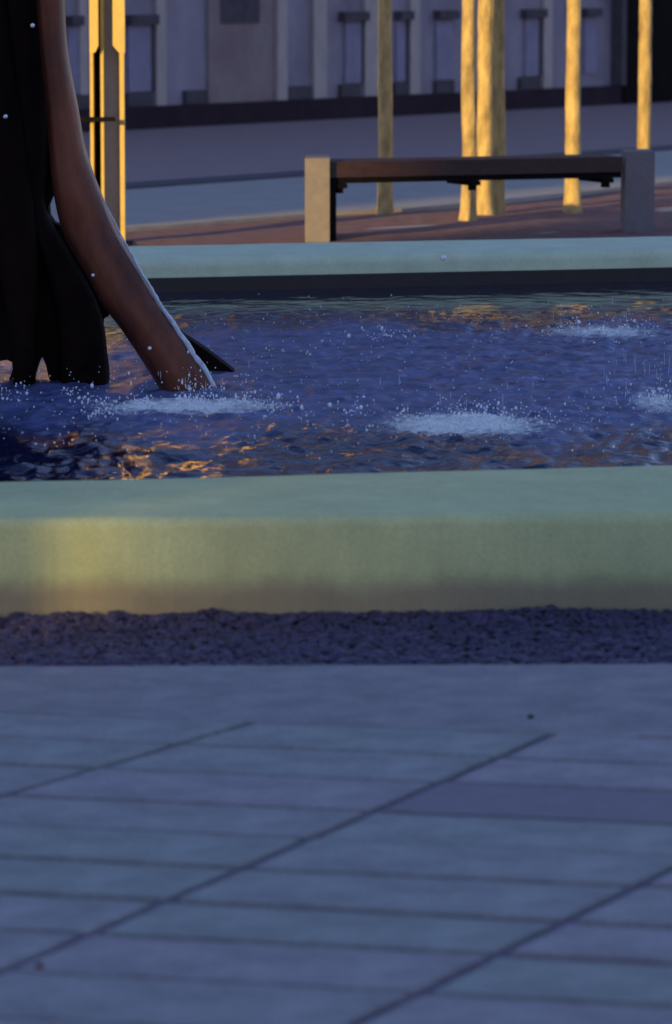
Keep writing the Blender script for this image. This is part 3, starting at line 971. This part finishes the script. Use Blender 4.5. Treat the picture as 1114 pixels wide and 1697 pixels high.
def sleeve(px0, px1, cut, d0=-.215, d1=.055):
    bm = bmesh.new()
    a = [(px0, -820), (px1, -820), (px1, 85 if cut > 0 else 76), (px1 - 4 if cut > 0 else px0 + 9, 88), (px0 + 6, 88) if cut > 0 else (px0, 76)]
    if cut > 0: a = [(px0, -820), (px1, -820), (px1, 74), (px1 - 5, 85), (px0 + 3, 88), (px0, 84)]
    else: a = [(px0, -820), (px1, -820), (px1, 86), (px1 - 8, 88), (px0, 74)]
    P = [Vector((V(x, 60, YF - .2).x, YF, V(x, y, YF).z)) for x, y in a]
    prism(bm, [Vector((p.x, YF + d0, p.z)) for p in P], [Vector((p.x, YF - .163, p.z)) for p in P])
    bm_obj('sleeve', bm, M['brass'], stand, bevel=.003)
sleeve(148.5, 163, 1); sleeve(187, 207, -1)
def reflector(px, z0, z1, wd):  # unseen reflectors added to throw golden sun glints onto the near water
    c = Vector((V(px, 60, YF).x, YF + .22, 0))
    n = Vector((-.268, -.960, -.079)).normalized()
    t = Vector((n.y, -n.x, 0)).normalized() * -1
    up = t.cross(n) if t.cross(n).z > 0 else n.cross(t)
    bm = bmesh.new()
    box(bm, c + Vector((0, 0, z0)) - t * wd / 2, t * wd, up * (z1 - z0), n * -.02)
    bm_obj('glint_reflector', bm, M['brass_reflector'], stand, bevel=.004)
reflector(200, 3.0, 3.6, .50)
reflector(10, 3.15, 3.7, .36)
st('reflector_rail', -60, 330, -520, -505, .062, .10, M['iron'])
st('crossbar', 120, 191, 192, 199, -.20, -.164, M['iron'])
st('crossbar', 146, 210, -840, -821, -.21, .06, M['iron'])
st('foot', 140, 216, 401, 406, -.20, .12, M['iron'])

# ------------------------------------------------------------------ small litter on the paving
def chip(px, py, r, label, m):
    p = G(px, py)
    bm = bmesh.new(); bmesh.ops.create_icosphere(bm, subdivisions=2, radius=1)
    for v in bm.verts:
        q = 1 + .25 * noise.noise(v.co * 1.6 + Vector((px, 0, 0)))
        v.co = Vector((v.co.x * r * q, v.co.y * r * 1.2 * q, v.co.z * r * .6 * q + r * .5))
    o = bm_obj('pebble', bm, m, smooth=True)
    o.location = p
    tag(o, label, 'pebble')
chip(66, 1604, .008, 'small reddish brown pebble lying on the paving in the lower left corner', M['chip'])
chip(880, 1190, .0065, 'tiny black pebble on the paving near the gravel channel', M['iron'])

# ------------------------------------------------------------------ unseen buildings added behind the camera to block the sun, with gaps for its beams
sd = Vector((math.cos(SUN_A), math.sin(SUN_A), 0)); sn = Vector((-math.sin(SUN_A), math.cos(SUN_A), 0))
def sval(p): return Vector((p[0], p[1], 0)).dot(sn)
for nm, p in (('stand', (V(178, 400, YF).x, YF)), ('benchL', bl), ('benchR', br), ('t1', tb(638.5, 356)), ('t2', tb(776, 366)), ('t3', tb(803, 357)), ('t4', tb(825, 354)), ('t5', tb(948.5, 352)), ('t6', tb(1067, 362)),
              ('patchL', G(70, 1015)), ('patchR', G(300, 1013)), ('foot', foot)):
    print('s', nm, round(sval(p), 3))
T0 = -32.0
gap_tr = (sval(bl) - 0.30, sval((V(178, 400, YF).x, YF)) + 0.85)
gap_rim = (sval(G(1300, 1001)), sval(G(-110, 1018)))
print('gaps', gap_tr, gap_rim)
def sun_blocker(s0, s1, h, label, m):
    h0 = sd * T0 + sn * ((s0 + s1) / 2)
    t = empty('sun_blocker', h0, label, 'sun_blocker')
    bm = bmesh.new()
    o = sd * (T0 - 8) + sn * s0
    box(bm, (o.x, o.y, -.25), sd * 8, sn * (s1 - s0), (0, 0, h + .25))
    bm_obj('wall', bm, m, t)
    bm = bmesh.new()
    a = sd * (T0 - 8) + sn * s0; b = sd * T0 + sn * s0; r = (a + b) / 2
    z = Vector((0, 0, h + .003)); q = sn * (s1 - s0)
    prism(bm, [a + z, b + z, r + z + Vector((0, 0, 2.2))], [a + z + q, b + z + q, r + z + q + Vector((0, 0, 2.2))])
    bm_obj('roof', bm, M['roof'], t)
    k = 0
    while s0 + 1.2 + k * 2.4 < s1 - 1:
        for zz_ in (1.2, 4.4):
            bm = bmesh.new()
            o = sd * (T0 + .003) + sn * (s0 + 1.0 + k * 2.4)
            box(bm, (o.x, o.y, zz_), sd * .05, sn * 1.0, (0, 0, 1.6))
            bm_obj('window', bm, M['slot'], t)
        k += 1
    return t
sun_blocker(-22, gap_rim[0], 14, 'plain stone sun blocker added behind the photographer, right of the narrow gap', M['pilaster'])
sun_blocker(gap_rim[1], gap_tr[0], 14, 'plain stone sun blocker added behind the photographer, between the two gaps', M['pilaster'])
sun_blocker(gap_tr[1], gap_tr[1] + 26, 18, 'tall plain stone sun blocker added on the left, beyond the wide gap', M['pilaster'])

# unseen screen added to shape rim sunlight, boards closer together towards its right end
TS = -6.0
scr_pts = [(-150, .10), (20, .10), (62, .05), (95, .36), (165, .27), (235, .15), (350, .10), (520, .05), (800, .01), (1000, .0), (1350, .0)]
scr = empty('sun_screen', sd * TS + sn * ((gap_rim[0] + gap_rim[1]) / 2), 'tall open screen of upright boards added out of view to shape the sunlight on the rim', 'sun screen')
def openness(px):
    for (a, fa_), (b, fb_) in zip(scr_pts[:-1], scr_pts[1:]):
        if a <= px <= b: return fa_ + (fb_ - fa_) * (px - a) / (b - a)
    return 0.02
px = -140.0
while px < 1340:
    pitch = 22.0
    fo = openness(px + pitch / 2)
    s1 = sval(G(px, 1016)); s0 = sval(G(px + pitch * (1 - fo), 1016))
    bm = bmesh.new()
    o = sd * TS + sn * s0
    box(bm, (o.x, o.y, -.05), sd * .03, sn * (s1 - s0), (0, 0, 3.25))
    bm_obj('board', bm, M['wood'], scr)
    px += pitch
for z in (0.1, 3.0):
    bm = bmesh.new()
    o = sd * (TS + .031) + sn * (gap_rim[0] - .3)
    box(bm, (o.x, o.y, z), sd * .05, sn * (gap_rim[1] - gap_rim[0] + .6), (0, 0, .10))
    bm_obj('rail', bm, M['wood'], scr)
for q in (-.35, gap_rim[1] - gap_rim[0] + .02):      # solid ends of the screen
    bm = bmesh.new()
    o = sd * TS + sn * (gap_rim[0] + q)
    box(bm, (o.x, o.y, -.05), sd * .03, sn * .33, (0, 0, 3.25))
    bm_obj('board', bm, M['wood'], scr)
